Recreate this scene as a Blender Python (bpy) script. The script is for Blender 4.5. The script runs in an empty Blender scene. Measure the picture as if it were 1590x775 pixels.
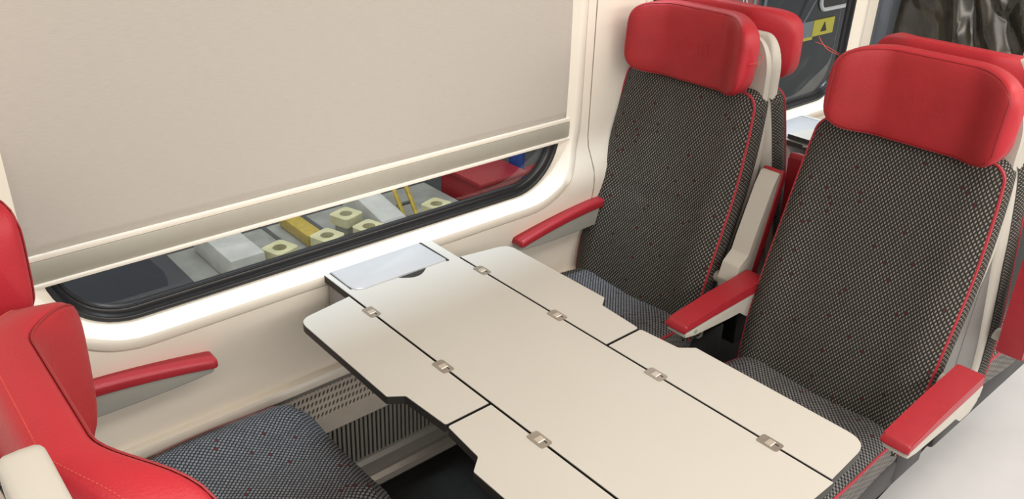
import bpy, bmesh, math, random
from mathutils import Vector, Matrix
random.seed(7)
SC = bpy.context.scene
COL = SC.collection
PI = math.pi

# ------------------------------------------------------------------ camera
CAM = Vector((1.398, 0.0, 1.59))
RIGHT = Vector((0.6522649, 0.75753366, 0.02632984))
UP = Vector((-0.36028928, 0.27928681, 0.89005085))
FWD = Vector((-0.66688989, 0.59003528, -0.45510024))
cd = bpy.data.cameras.new('camera')
cam = bpy.data.objects.new('camera', cd)
COL.objects.link(cam)
cd.sensor_width = 36.0
cd.lens = 1294.9 / 1590 * 36
cd.clip_start = 0.02
cam.matrix_world = Matrix(((RIGHT.x, UP.x, -FWD.x, CAM.x), (RIGHT.y, UP.y, -FWD.y, CAM.y),
                           (RIGHT.z, UP.z, -FWD.z, CAM.z), (0, 0, 0, 1)))
SC.camera = cam

# ------------------------------------------------------------------ world, lights, exposure
w = bpy.data.worlds.new('world')
SC.world = w
w.use_nodes = True
w.node_tree.nodes['Background'].inputs[0].default_value = (1.0, 0.95, 0.88, 1)
w.node_tree.nodes['Background'].inputs[1].default_value = 0.80
SC.view_settings.view_transform = 'Standard'
SC.view_settings.look = 'None'
SC.view_settings.exposure = 0.25
SC.view_settings.gamma = 1.0
SC.view_settings.use_curve_mapping = False


def area(name, loc, sx, sy, power, color, rot=(0, 0, 0)):
    d = bpy.data.lights.new(name, 'AREA')
    d.shape = 'RECTANGLE'
    d.size, d.size_y = sx, sy
    d.energy = power
    d.color = color
    o = bpy.data.objects.new(name, d)
    COL.objects.link(o)
    o.location = loc
    o.rotation_euler = rot
    return o


area('ceiling_light_strip', (1.35, 1.3, 2.12), 0.4, 4.6, 26, (1.0, 0.93, 0.85))
area('opposite_light_strip', (2.45, 1.3, 1.95), 0.3, 4.6, 34, (1.0, 0.93, 0.85), (0, math.radians(50), 0))
wl = area('window_light_strip', (0.06, 1.4, 1.86), 0.06, 4.0, 2.3, (0.66, 0.84, 1.0), (0, 0, 0))
wl.data.spread = math.radians(24)
area('workshop_light', (-1.6, 2.0, 3.0), 1.0, 3.0, 52, (0.95, 0.97, 1.0))

# ------------------------------------------------------------------ materials
def new_mat(name):
    m = bpy.data.materials.new(name)
    m.use_nodes = True
    nt = m.node_tree
    return m, nt, nt.nodes['Principled BSDF']


def mat(name, col, rough=0.5, metal=0.0, noise=0.0, nscale=40.0, bump=0.0, bscale=300.0, spec=0.5, coat=0.0):
    m, nt, b = new_mat(name)
    b.inputs['Roughness'].default_value = rough
    b.inputs['Metallic'].default_value = metal
    b.inputs['Specular IOR Level'].default_value = spec
    b.inputs['Coat Weight'].default_value = coat
    b.inputs['Base Color'].default_value = (*col, 1)
    tc = nt.nodes.new('ShaderNodeTexCoord')
    if noise > 0:
        n = nt.nodes.new('ShaderNodeTexNoise')
        n.inputs['Scale'].default_value = nscale
        n.inputs['Detail'].default_value = 4
        nt.links.new(tc.outputs['Object'], n.inputs['Vector'])
        r = nt.nodes.new('ShaderNodeMapRange')
        r.inputs['From Min'].default_value = 0.3
        r.inputs['From Max'].default_value = 0.7
        r.inputs['To Min'].default_value = 1 - noise
        r.inputs['To Max'].default_value = 1 + noise
        nt.links.new(n.outputs['Fac'], r.inputs['Value'])
        mx = nt.nodes.new('ShaderNodeMix')
        mx.data_type = 'RGBA'
        mx.blend_type = 'MULTIPLY'
        mx.inputs['Factor'].default_value = 1
        mx.inputs[6].default_value = (*col, 1)
        cb = nt.nodes.new('ShaderNodeCombineColor')
        for i in range(3):
            nt.links.new(r.outputs[0], cb.inputs[i])
        nt.links.new(cb.outputs[0], mx.inputs[7])
        nt.links.new(mx.outputs[2], b.inputs['Base Color'])
    if bump > 0:
        n2 = nt.nodes.new('ShaderNodeTexNoise')
        n2.inputs['Scale'].default_value = bscale
        n2.inputs['Detail'].default_value = 3
        nt.links.new(tc.outputs['Object'], n2.inputs['Vector'])
        bp = nt.nodes.new('ShaderNodeBump')
        bp.inputs['Strength'].default_value = bump
        bp.inputs['Distance'].default_value = 0.002
        nt.links.new(n2.outputs['Fac'], bp.inputs['Height'])
        nt.links.new(bp.outputs[0], b.inputs['Normal'])
    return m


def weave(name, dark, light, cu=0.0081, cv=0.0120, ax=0.18, ay=0.35, red=0.012, tilt=0.10):
    """dark cloth with staggered light oval stitches, a few of them red; UVs are in metres"""
    m, nt, b = new_mat(name)
    N = nt.nodes.new
    L = nt.links.new

    def M(op, a, c=None, clamp=False):
        n = N('ShaderNodeMath')
        n.operation = op
        n.use_clamp = clamp
        for i, v in enumerate((a, c)):
            if v is None:
                continue
            if isinstance(v, (int, float)):
                n.inputs[i].default_value = v
            else:
                L(v, n.inputs[i])
        return n.outputs[0]
    uv = N('ShaderNodeUVMap')
    sp = N('ShaderNodeSeparateXYZ')
    L(uv.outputs[0], sp.inputs[0])
    u = M('DIVIDE', sp.outputs[0], cu)
    v = M('DIVIDE', sp.outputs[1], cv / 2)
    row = M('FLOOR', v)
    odd = M('MULTIPLY', M('FLOORED_MODULO', row, 2.0), 0.5)
    u2 = M('ADD', u, odd)
    col_ = M('FLOOR', u2)
    fu = M('SUBTRACT', M('FRACT', u2), 0.5)
    fv = M('SUBTRACT', M('FRACT', v), 0.5)
    fu = M('SUBTRACT', fu, M('MULTIPLY', fv, tilt))
    du = M('DIVIDE', fu, ax)
    dv = M('DIVIDE', fv, ay * 1.6)
    d = M('SQRT', M('ADD', M('MULTIPLY', du, du), M('MULTIPLY', dv, dv)))
    mr = N('ShaderNodeMapRange')
    mr.interpolation_type = 'SMOOTHSTEP'
    mr.inputs['From Min'].default_value = 1.15
    mr.inputs['From Max'].default_value = 0.6
    L(d, mr.inputs['Value'])
    mask = mr.outputs[0]
    cx = N('ShaderNodeCombineXYZ')
    L(col_, cx.inputs[0])
    L(row, cx.inputs[1])
    wn = N('ShaderNodeTexWhiteNoise')
    L(cx.outputs[0], wn.inputs['Vector'])
    isred = M('LESS_THAN', wn.outputs['Value'], red)
    bright = M('ADD', M('MULTIPLY', wn.outputs['Value'], 0.35), 0.75)
    big = N('ShaderNodeTexNoise')
    big.inputs['Scale'].default_value = 9
    L(uv.outputs[0], big.inputs['Vector'])
    bright = M('MULTIPLY', bright, M('ADD', M('MULTIPLY', big.outputs['Fac'], 0.5), 0.75))
    c1 = N('ShaderNodeMix')
    c1.data_type = 'RGBA'
    L(isred, c1.inputs['Factor'])
    c1.inputs[6].default_value = (*light, 1)
    c1.inputs[7].default_value = (0.22, 0.03, 0.03, 1)
    c2 = N('ShaderNodeMix')
    c2.data_type = 'RGBA'
    L(M('MULTIPLY', mask, bright), c2.inputs['Factor'])
    c2.inputs[6].default_value = (*dark, 1)
    L(c1.outputs[2], c2.inputs[7])
    L(c2.outputs[2], b.inputs['Base Color'])
    b.inputs['Roughness'].default_value = 0.9
    b.inputs['Specular IOR Level'].default_value = 0.2
    bp = N('ShaderNodeBump')
    bp.inputs['Strength'].default_value = 0.5
    bp.inputs['Distance'].default_value = 0.0015
    L(mask, bp.inputs['Height'])
    L(bp.outputs[0], b.inputs['Normal'])
    return m


def blind_mat():
    m, nt, b = new_mat('blind cloth')
    tc = nt.nodes.new('ShaderNodeTexCoord')
    mp = nt.nodes.new('ShaderNodeMapping')
    mp.inputs['Scale'].default_value = (1, 8, 160)
    n = nt.nodes.new('ShaderNodeTexNoise')
    n.inputs['Scale'].default_value = 6
    n.inputs['Detail'].default_value = 6
    nt.links.new(tc.outputs['Object'], mp.inputs[0])
    nt.links.new(mp.outputs[0], n.inputs['Vector'])
    r = nt.nodes.new('ShaderNodeValToRGB')
    r.color_ramp.elements[0].position = 0.3
    r.color_ramp.elements[0].color = (0.465, 0.428, 0.385, 1)
    r.color_ramp.elements[1].position = 0.7
    r.color_ramp.elements[1].color = (0.51, 0.47, 0.425, 1)
    nt.links.new(n.outputs['Fac'], r.inputs[0])
    nt.links.new(r.outputs[0], b.inputs['Base Color'])
    b.inputs['Roughness'].default_value = 0.85
    b.inputs['Specular IOR Level'].default_value = 0.2
    return m


def glass_mat(name, tint):
    m = bpy.data.materials.new(name)
    m.use_nodes = True
    nt = m.node_tree
    nt.nodes.remove(nt.nodes['Principled BSDF'])
    t = nt.nodes.new('ShaderNodeBsdfTransparent')
    t.inputs[0].default_value = (*tint, 1)
    g = nt.nodes.new('ShaderNodeBsdfGlossy')
    g.inputs['Roughness'].default_value = 0.01
    f = nt.nodes.new('ShaderNodeFresnel')
    f.inputs[0].default_value = 1.45
    mx = nt.nodes.new('ShaderNodeMixShader')
    nt.links.new(f.outputs[0], mx.inputs[0])
    nt.links.new(t.outputs[0], mx.inputs[1])
    nt.links.new(g.outputs[0], mx.inputs[2])
    nt.links.new(mx.outputs[0], nt.nodes['Material Output'].inputs[0])
    return m


M_WALL = mat('cream wall laminate', (0.84, 0.775, 0.675), 0.45, noise=0.02, nscale=6, bump=0.06, bscale=500)
M_FRAME = mat('window surround plastic', (0.84, 0.78, 0.68), 0.4, bump=0.04, bscale=500)
M_RUBBER = mat('black rubber gasket', (0.012, 0.013, 0.016), 0.28, bump=0.03, bscale=200)
M_GLASS = glass_mat('window glass', (0.80, 0.84, 0.86))
M_BLIND = blind_mat()
M_RAIL = mat('blind rail aluminium', (0.42, 0.395, 0.33), 0.45, 0.15, noise=0.02)
M_RAILW = mat('pale blind lip', (0.86, 0.80, 0.70), 0.5, noise=0.01)
M_GREYP = mat('pale grey plastic', (0.48, 0.455, 0.405), 0.42, noise=0.02, nscale=8, bump=0.05, bscale=700)
M_ARMG = mat('mid grey plastic', (0.31, 0.305, 0.275), 0.45, noise=0.02, bump=0.05, bscale=700)
M_DGREY = mat('dark grey plastic', (0.10, 0.10, 0.095), 0.5, noise=0.05, bump=0.05)
M_BLACK = mat('black metal', (0.012, 0.012, 0.013), 0.5, noise=0.1)
M_RED = mat('red leather', (0.395, 0.019, 0.029), 0.45, noise=0.05, nscale=14, bump=0.22, bscale=420, spec=0.32)
M_REDP = mat('red leather panel', (0.325, 0.018, 0.023), 0.5, noise=0.07, nscale=18, bump=0.35, bscale=330, spec=0.3)
M_SEAM = mat('dark red seam', (0.27, 0.018, 0.022), 0.6, noise=0.05)
M_STITCH = mat('orange red stitching', (0.55, 0.075, 0.055), 0.6, noise=0.05)
M_PIPE = mat('red piping', (0.36, 0.022, 0.035), 0.55, noise=0.08, nscale=200)
M_PAD = mat('red armrest skin', (0.35, 0.018, 0.028), 0.4, noise=0.04, bump=0.15, bscale=500)
M_FABRIC = weave('dotted grey cloth', (0.026, 0.024, 0.0215), (0.265, 0.25, 0.225))
M_FABSIDE = weave('ribbed grey cloth', (0.020, 0.020, 0.019), (0.23, 0.222, 0.21), cu=0.030, cv=0.014, ax=0.6, ay=0.30, red=0.01, tilt=0.0)
M_SEATCL = weave('dotted seat cloth', (0.022, 0.022, 0.0235), (0.21, 0.207, 0.21), cu=0.0094, cv=0.0106, ax=0.34, ay=0.36)
M_TABLE = mat('cream table laminate', (0.525, 0.51, 0.468), 0.38, noise=0.012, nscale=5)
M_EDGE = mat('dark table edge', (0.018, 0.017, 0.015), 0.5, noise=0.1)
M_STEEL = mat('brushed steel hinge', (0.42, 0.38, 0.33), 0.35, 0.75, noise=0.05, nscale=90)
M_STEELL = mat('bright steel hinge knuckle', (0.66, 0.61, 0.54), 0.35, 0.6, noise=0.05, nscale=90)
M_LID = mat('silver bin lid', (0.50, 0.505, 0.52), 0.35, 0.2, noise=0.02, nscale=30)
M_BIN = mat('grey bin wall', (0.33, 0.31, 0.30), 0.5, noise=0.03)
M_FLOOR = mat('dark floor covering', (0.018, 0.018, 0.016), 0.5, noise=0.25, nscale=60, bump=0.1)
M_SHEET = mat('white floor fleece', (0.66, 0.66, 0.675), 0.8, noise=0.02, nscale=12)
M_HEAT = mat('warm grey heater panel', (0.52, 0.475, 0.41), 0.38, 0.2, noise=0.04)
M_HEATD = mat('dark heater panel', (0.25, 0.235, 0.21), 0.42, 0.2, noise=0.04)
M_BAR = mat('floor trim bar', (0.34, 0.31, 0.27), 0.35, 0.4, noise=0.04)
M_FCOV = mat('dark grey frame cover', (0.17, 0.168, 0.16), 0.5, noise=0.03)  # the cover panel's own grey
M_SEAMW = mat('wall joint strip', (0.42, 0.37, 0.30), 0.6, noise=0.03)
M_CEIL = mat('ceiling panel', (0.75, 0.72, 0.66), 0.7, noise=0.02)


# ------------------------------------------------------------------ mesh helpers
CACHE = {}


def link(name, me, parent=None):
    o = bpy.data.objects.new(name, me)
    COL.objects.link(o)
    if parent is not None:
        o.parent = parent
    return o


def mk(name, verts, faces, m, parent=None, smooth=True, uvs=None, midx=None, angle=None, fix=True):
    me = bpy.data.meshes.new(name)
    me.from_pydata([tuple(v) for v in verts], [], faces)
    for x in (m if isinstance(m, (list, tuple)) else [m]):
        me.materials.append(x)
    if uvs is not None:
        ul = me.uv_layers.new(name='UVMap')
        for lp in me.loops:
            ul.data[lp.index].uv = uvs[lp.vertex_index]
    if midx is not None:
        for p, i in zip(me.polygons, midx):
            p.material_index = i
    if fix:
        bm = bmesh.new()
        bm.from_mesh(me)
        bmesh.ops.recalc_face_normals(bm, faces=bm.faces)
        bm.to_mesh(me)
        bm.free()
    if smooth:
        for p in me.polygons:
            p.use_smooth = True
        me.set_sharp_from_angle(angle=math.radians(angle if angle else 40))
    return link(name, me, parent)


def from_bm(name, bm, m, parent=None, smooth=True, angle=35):
    bmesh.ops.recalc_face_normals(bm, faces=bm.faces)
    me = bpy.data.meshes.new(name)
    bm.to_mesh(me)
    bm.free()
    for x in (m if isinstance(m, (list, tuple)) else [m]):
        me.materials.append(x)
    if smooth:
        for p in me.polygons:
            p.use_smooth = True
        me.set_sharp_from_angle(angle=math.radians(angle))
    return link(name, me, parent)


def bx(bm, lo, hi, bev=0.0, seg=2, mi=0, mtx=None):
    g = bmesh.ops.create_cube(bm, size=1)
    vs = g['verts']
    c = [(a + b) / 2 for a, b in zip(lo, hi)]
    s = [b - a for a, b in zip(lo, hi)]
    for v in vs:
        v.co = Vector((c[0] + v.co.x * s[0], c[1] + v.co.y * s[1], c[2] + v.co.z * s[2]))
    fs = list({f for v in vs for f in v.link_faces})
    for f in fs:
        f.material_index = mi
    if bev > 0:
        es = list({e for v in vs for e in v.link_edges})
        r = bmesh.ops.bevel(bm, geom=es, offset=bev, segments=seg, affect='EDGES', profile=0.5)
        vs = list({v for f in r['faces'] for v in f.verts} | {v for v in vs if v.is_valid})
        for f in r['faces']:
            f.material_index = mi
    if mtx is not None:
        for v in vs:
            v.co = mtx @ v.co
    return vs


def box(name, lo, hi, m, parent=None, bev=0.0, seg=2):
    bm = bmesh.new()
    bx(bm, lo, hi, bev, seg)
    return from_bm(name, bm, m, parent)


def prism(bm, pts, a0, a1, to3, bev=0.0, seg=2, mi=0):
    """pts 2-D outline, extruded between a0 and a1 on the third axis, to3(p, a) -> xyz"""
    lo = [bm.verts.new(to3(p, a0)) for p in pts]
    hi = [bm.verts.new(to3(p, a1)) for p in pts]
    n = len(pts)
    fs = [bm.faces.new(lo), bm.faces.new(hi)]
    for i in range(n):
        fs.append(bm.faces.new((lo[i], lo[(i + 1) % n], hi[(i + 1) % n], hi[i])))
    for f in fs:
        f.material_index = mi
    if bev > 0:
        es = list(fs[0].edges) + list(fs[1].edges)
        r = bmesh.ops.bevel(bm, geom=es, offset=bev, segments=seg, affect='EDGES', profile=0.5)
        for f in r['faces']:
            f.material_index = mi
    return fs


def tube_data(path, r, n=8, closed=False):
    P = [Vector(p) for p in path]
    verts, faces = [], []
    K = len(P)
    prev = None
    for i in range(K):
        if closed:
            t = P[(i + 1) % K] - P[i - 1]
        else:
            t = P[min(i + 1, K - 1)] - P[max(i - 1, 0)]
        t.normalize()
        if prev is None:
            a = Vector((0, 0, 1)) if abs(t.z) < 0.9 else Vector((1, 0, 0))
        else:
            a = prev
        nn = (a - t * a.dot(t)).normalized()
        prev = nn
        b = t.cross(nn)
        rr = r[i] if isinstance(r, (list, tuple)) else r
        for k in range(n):
            th = 2 * PI * k / n
            verts.append(P[i] + (nn * math.cos(th) + b * math.sin(th)) * rr)
    for i in range(K if closed else K - 1):
        j = (i + 1) % K
        for k in range(n):
            faces.append((i * n + k, i * n + (k + 1) % n, j * n + (k + 1) % n, j * n + k))
    if not closed:
        faces.append(tuple(range(n - 1, -1, -1)))
        faces.append(tuple((K - 1) * n + k for k in range(n)))
    return verts, faces


def tube(name, path, r, m, parent=None, n=8, closed=False):
    v, f = tube_data(path, r, n, closed)
    return mk(name, v, f, m, parent)


def thing(name, label, cat, loc=(0, 0, 0), rz=0.0, group=None):
    o = bpy.data.objects.new(name, None)
    o.empty_display_size = 0.1
    COL.objects.link(o)
    o.location = loc
    o.rotation_euler = (0, 0, rz)
    return tag(o, label, cat, group)


def tag(o, label, cat, group=None):
    o['label'] = label
    o['category'] = cat
    if group:
        o['group'] = group
    return o


def struct(o):
    o['kind'] = 'structure'
    return o


def cached(key, fn, parent):
    """build a part once, then copy it (and its own children) under each new parent"""
    if key not in CACHE:
        CACHE[key] = fn(parent)
        return CACHE[key]
    src = CACHE[key]
    o = src.copy()
    COL.objects.link(o)
    o.parent = parent
    for ch in src.children:
        c = ch.copy()
        COL.objects.link(c)
        c.parent = o
    return o


def smooth01(x):
    x = max(0.0, min(1.0, x))
    return x * x * (3 - 2 * x)


def interp(pts, t):
    """piecewise smooth interpolation of (t, value) pairs"""
    if t <= pts[0][0]:
        return pts[0][1]
    for (a, va), (b, vb) in zip(pts, pts[1:]):
        if t <= b:
            return va + (vb - va) * (t - a) / (b - a)
    return pts[-1][1]


def rrect(y0, y1, z0, z1, r, n=12):
    """rounded rectangle loop in (y, z), counter-clockwise, with evenly split straight sides"""
    pts = []
    for cy, cz, a0 in ((y1 - r, z0 + r, -PI / 2), (y1 - r, z1 - r, 0), (y0 + r, z1 - r, PI / 2), (y0 + r, z0 + r, PI)):
        for i in range(n + 1):
            a = a0 + PI / 2 * i / n
            pts.append((cy + r * math.cos(a), cz + r * math.sin(a)))
    out = []
    K = len(pts)
    for i in range(K):
        p, q = pts[i], pts[(i + 1) % K]
        out.append(p)
        if (i + 1) % (n + 1) == 0:
            for k in range(1, 12):
                out.append((p[0] + (q[0] - p[0]) * k / 12, p[1] + (q[1] - p[1]) * k / 12))
    return out


def rounded(pts, n=6):
    """pts = [(x, y, r)] -> polygon with rounded corners"""
    out = []
    K = len(pts)
    for i in range(K):
        p = Vector(pts[i][:2])
        r = pts[i][2]
        a = Vector(pts[i - 1][:2]) - p
        b = Vector(pts[(i + 1) % K][:2]) - p
        if r <= 0:
            out.append((p.x, p.y))
            continue
        la, lb = a.length, b.length
        a.normalize()
        b.normalize()
        ang = a.angle(b)
        d = min(r / math.tan(ang / 2), la * .49, lb * .49)
        p0, p1 = p + a * d, p + b * d
        for k in range(n + 1):
            t = k / n
            q = p0 * (1 - t) ** 2 + p * 2 * t * (1 - t) + p1 * t * t
            out.append((q.x, q.y))
    return out


# ------------------------------------------------------------------ the shell of the coach
def wx(z):
    """wall profile: belt at the table is x = 0, recessed below for the seats and above for the window"""
    if z < 0.74:
        return -0.05 + 0.05 * smooth01((z - 0.52) / 0.22)
    return -0.035 * smooth01((z - 0.76) / 0.10)


Z_WB, Z_WT = 0.452, 2.1


def wall_panel(V, F, y0, y1, hole=None):
    if hole is None:
        nz = 60
        base = len(V)
        for i in range(nz + 1):
            z = Z_WB + (Z_WT - Z_WB) * i / nz
            V.append((wx(z), y0, z))
            V.append((wx(z), y1, z))
        for i in range(nz):
            a = base + 2 * i
            F.append((a, a + 1, a + 3, a + 2))
        return
    loop = rrect(*hole)
    K = len(loop)
    cy = (hole[0] + hole[1]) / 2
    cz = (hole[2] + hole[3]) / 2
    outer = []
    for (y, z) in loop:
        # push outwards to the panel border
        dy, dz = y - cy, z - cz
        s = min(((y1 - cy) if dy > 0 else (y0 - cy)) / dy if abs(dy) > 1e-6 else 1e9,
                ((Z_WT - cz) if dz > 0 else (Z_WB - cz)) / dz if abs(dz) > 1e-6 else 1e9)
        outer.append([cy + dy * s, cz + dz * s])
    for cyy, czz in ((y0, Z_WB), (y1, Z_WB), (y0, Z_WT), (y1, Z_WT)):
        j = min(range(K), key=lambda i: (outer[i][0] - cyy) ** 2 + (outer[i][1] - czz) ** 2)
        outer[j] = [cyy, czz]
    R = 26
    base = len(V)
    for k in range(R + 1):
        t = k / R
        for (y, z), (Y, Z) in zip(loop, outer):
            yy, zz = y + (Y - y) * t, z + (Z - z) * t
            V.append((wx(zz), yy, zz))
    for k in range(R):
        for i in range(K):
            j = (i + 1) % K
            F.append((base + k * K + i, base + k * K + j, base + (k + 1) * K + j, base + (k + 1) * K + i))


WIN = [dict(y0=0.160, y1=1.492), dict(y0=1.70, y1=2.895)]
ZB, ZT = 0.712, 1.85
V, F = [], []
wall_panel(V, F, -0.9, 1.519, (WIN[0]['y0'], WIN[0]['y1'], ZB, ZT, 0.20))
wall_panel(V, F, 1.523, 1.640)
wall_panel(V, F, 1.640, 2.96, (WIN[1]['y0'], WIN[1]['y1'], ZB, ZT, 0.20))
struct(mk('wall_left', V, F, M_WALL, fix=False))
V, F = [], []
for i in range(81):
    z = Z_WB + (Z_WT - Z_WB) * i / 80
    V += [(wx(z) - .0025, 1.516, z), (wx(z) - .0025, 1.526, z)]
    if i:
        F.append((2 * i - 2, 2 * i - 1, 2 * i + 1, 2 * i))
struct(mk('trim_2', V, F, M_SEAMW, fix=False))


def loft(loops, m, name, parent=None, closed=True, smooth=True, angle=30):
    V, F = [], []
    K = len(loops[0])
    for lp in loops:
        V += lp
    for k in range(len(loops) - 1):
        for i in range(K if closed else K - 1):
            j = (i + 1) % K
            F.append((k * K + i, k * K + j, (k + 1) * K + j, (k + 1) * K + i))
    return mk(name, V, F, m, parent, smooth=smooth, angle=angle)


def win_loop(wd, inset, x=None, dz=0.0, rr=0.20):
    pts = rrect(wd['y0'] + inset, wd['y1'] - inset, ZB + inset + dz, ZT - inset, max(0.03, rr - inset))
    return [((wx(z) if x is None else x), y, z) for (y, z) in pts]


def off_loop(wd, inset, dx, dz=0.0):
    return [(x + dx, y, z) for (x, y, z) in win_loop(wd, inset, None, dz)]


def build_window(i, wd):
    root = thing('window_%d' % (i + 1), '', '')
    del root['label'], root['category']
    struct(root)
    l3 = win_loop(wd, 0.055, -0.055, dz=-0.022)
    e0 = off_loop(wd, 0.026, 0.002)
    loops = [off_loop(wd, 0.0, -0.0), off_loop(wd, 0.0004, -0.006), off_loop(wd, 0.0022, -0.006), off_loop(wd, 0.0030, 0.001),
             off_loop(wd, 0.005, 0.003), off_loop(wd, 0.022, 0.003), e0]
    loops.append([(p[0] * .93 + q[0] * .07, p[1] * .93 + q[1] * .07, p[2] * .93 + q[2] * .07 + .0005) for p, q in zip(e0, l3)])
    loops.append(l3)
    loft(loops, M_FRAME, 'window_frame', root, angle=50)
    gl = []
    for k in range(25):
        t = k / 24
        ins = 0.055 + 0.027 * t
        x = -0.055 - 0.022 * t + 0.007 * math.exp(-((t - .30) / .16) ** 2) + 0.006 * math.exp(-((t - .86) / .09) ** 2)
        gl.append(win_loop(wd, ins, x, dz=-0.022))
    loft(gl, M_RUBBER, 'gasket', root, angle=80)
    pane = win_loop(wd, 0.081, -0.077, dz=-0.022)
    n = len(pane)
    bm = bmesh.new()
    a = [bm.verts.new(p) for p in pane]
    bm.faces.new(a)
    from_bm('pane', bm, M_GLASS, root, smooth=False)
    return root


for i, wd in enumerate(WIN):
    build_window(i, wd)

struct(box('floor', (-0.16, -1.2, -0.05), (2.6, 4.2, 0.0), M_FLOOR))
struct(box('ceiling', (-0.3, -1.2, 2.16), (2.6, 4.2, 2.2), M_CEIL))
struct(box('trim_1', (-0.054, -0.9, 0.446), (-0.030, 2.96, 0.474), M_FRAME, bev=0.004))


# ------------------------------------------------------------------ heater cover along the wall foot
def hole_plate(p0, du, dv, nu, nv, hu, hv, slant=0.0):
    """plate of nu x nv cells with a slot in each; p0 corner, du/dv full edge vectors"""
    V, F = [], []
    nrm = du.cross(dv).normalized() * 0.006
    for i in range(nu):
        for j in range(nv):
            c = []
            for (a, b) in ((0, 0), (1, 0), (1, 1), (0, 1)):
                c.append(p0 + du * ((i + a) / nu) + dv * ((j + b) / nv))
            ce = (c[0] + c[2]) / 2
            eu, ev = du / nu, dv / nv
            inn = []
            for (a, b) in ((-1, -1), (1, -1), (1, 1), (-1, 1)):
                inn.append(ce + eu * (a * hu / 2 + b * slant) + ev * (b * hv / 2))
            deep = [q - nrm for q in inn]
            o = len(V)
            V += c + inn + deep
            for k in range(4):
                l = (k + 1) % 4
                F.append((o + k, o + l, o + 4 + l, o + 4 + k))
                F.append((o + 4 + k, o + 4 + l, o + 8 + l, o + 8 + k))
    return V, F


HY0, HY1 = -0.6, 2.9


def strip(name, pts, m, parent):
    bm = bmesh.new()
    prism(bm, pts, HY0, HY1, lambda p, a: (p[0], a, p[1]))
    return from_bm(name, bm, m, parent)


ht = thing('heater_cover', 'dark grey slotted heater cover running along the foot of the cream wall under the table', 'heater', (-0.108, 0.85, 0.0))


def lx(o):
    """keep world placement for a mesh made in world coordinates under a placed root"""
    p = o.parent
    M = (Matrix.Translation(p.location) @ Matrix.Rotation(p.rotation_euler.z, 4, 'Z')).inverted()
    o.data.transform(M)
    return o


HX = -0.108
lx(strip('top_rail', [(HX - .01, .437), (HX + .035, .437), (HX + .038, .425), (HX + .035, .405), (HX + .012, .395), (HX - .01, .395)], M_HEATD, ht))
lx(strip('backing', [(HX - .02, .395), (HX - .002, .395), (HX + .010, .10), (HX - .02, .10)], M_BLACK, ht))
V, F = hole_plate(Vector((HX + .012, HY0, .300)), Vector((0, HY1 - HY0, 0)), Vector((-.010, 0, .092)), 320, 5, 0.50, 0.55, 0.20)
lx(mk('perforated_panel', V, F, M_HEAT, ht, smooth=False, fix=False))
lx(strip('middle_rail', [(HX - .002, .300), (HX + .012, .302), (HX + .030, .292), (HX + .032, .268), (HX + .018, .262), (HX - .002, .262)], M_HEAT, ht))
V, F = hole_plate(Vector((HX + .026, HY0, .125)), Vector((0, HY1 - HY0, 0)), Vector((-.008, 0, .138)), 280, 1, 0.46, 0.88, 0.28)
lx(mk('slotted_panel', V, F, M_HEATD, ht, smooth=False, fix=False))
lx(strip('lower_rail', [(HX - .002, .125), (HX + .026, .126), (HX + .034, .115), (HX + .030, .075), (HX - .002, .075)], M_HEATD, ht))
lx(strip('floor_bar', [(HX - .02, .075), (HX + .040, .075), (HX + .052, .066), (HX + .055, .050), (HX + .045, .036), (HX - .02, 0.001)], M_BAR, ht))

# ------------------------------------------------------------------ roller blind
bl = thing('roller_blind', 'beige cloth roller blind drawn most of the way down the near window', 'blind', (-0.04, 0.83, 0.893))
B0, B1 = 0.178, 1.474
V, F, UV = [], [], []
for i in range(41):
    z = 0.922 + (1.85 - 0.922) * i / 40
    for j in range(31):
        y = B0 + (B1 - B0) * j / 30
        V.append((-0.0465 + 0.0012 * math.sin(z * 9 + y * 3), y, z))
for i in range(40):
    for j in range(30):
        a = i * 31 + j
        F.append((a, a + 1, a + 32, a + 31))
o = mk('blind_cloth', V, F, M_BLIND, bl, fix=False)
sm = o.modifiers.new('thickness', 'SOLIDIFY')
sm.thickness = 0.001
lx(o)
lx(box('bottom_rail', (-0.055, B0 - .004, 0.876), (-0.040, B1 + .002, 0.917), M_RAIL, bl, 0.003))
lx(box('rail_top_edge', (-0.049, B0 - .003, 0.917), (-0.0405, B1 + .001, 0.927), M_RAILW, bl, 0.001))
lx(box('rail_bottom_lip', (-0.054, B0 - .003, 0.868), (-0.037, B1 - .004, 0.876), M_RAILW, bl, 0.002))
lx(box('rail_guide_peg', (-0.056, B1 - .008, 0.858), (-0.034, B1 + .006, 0.872), M_GREYP, bl, 0.003))


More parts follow.
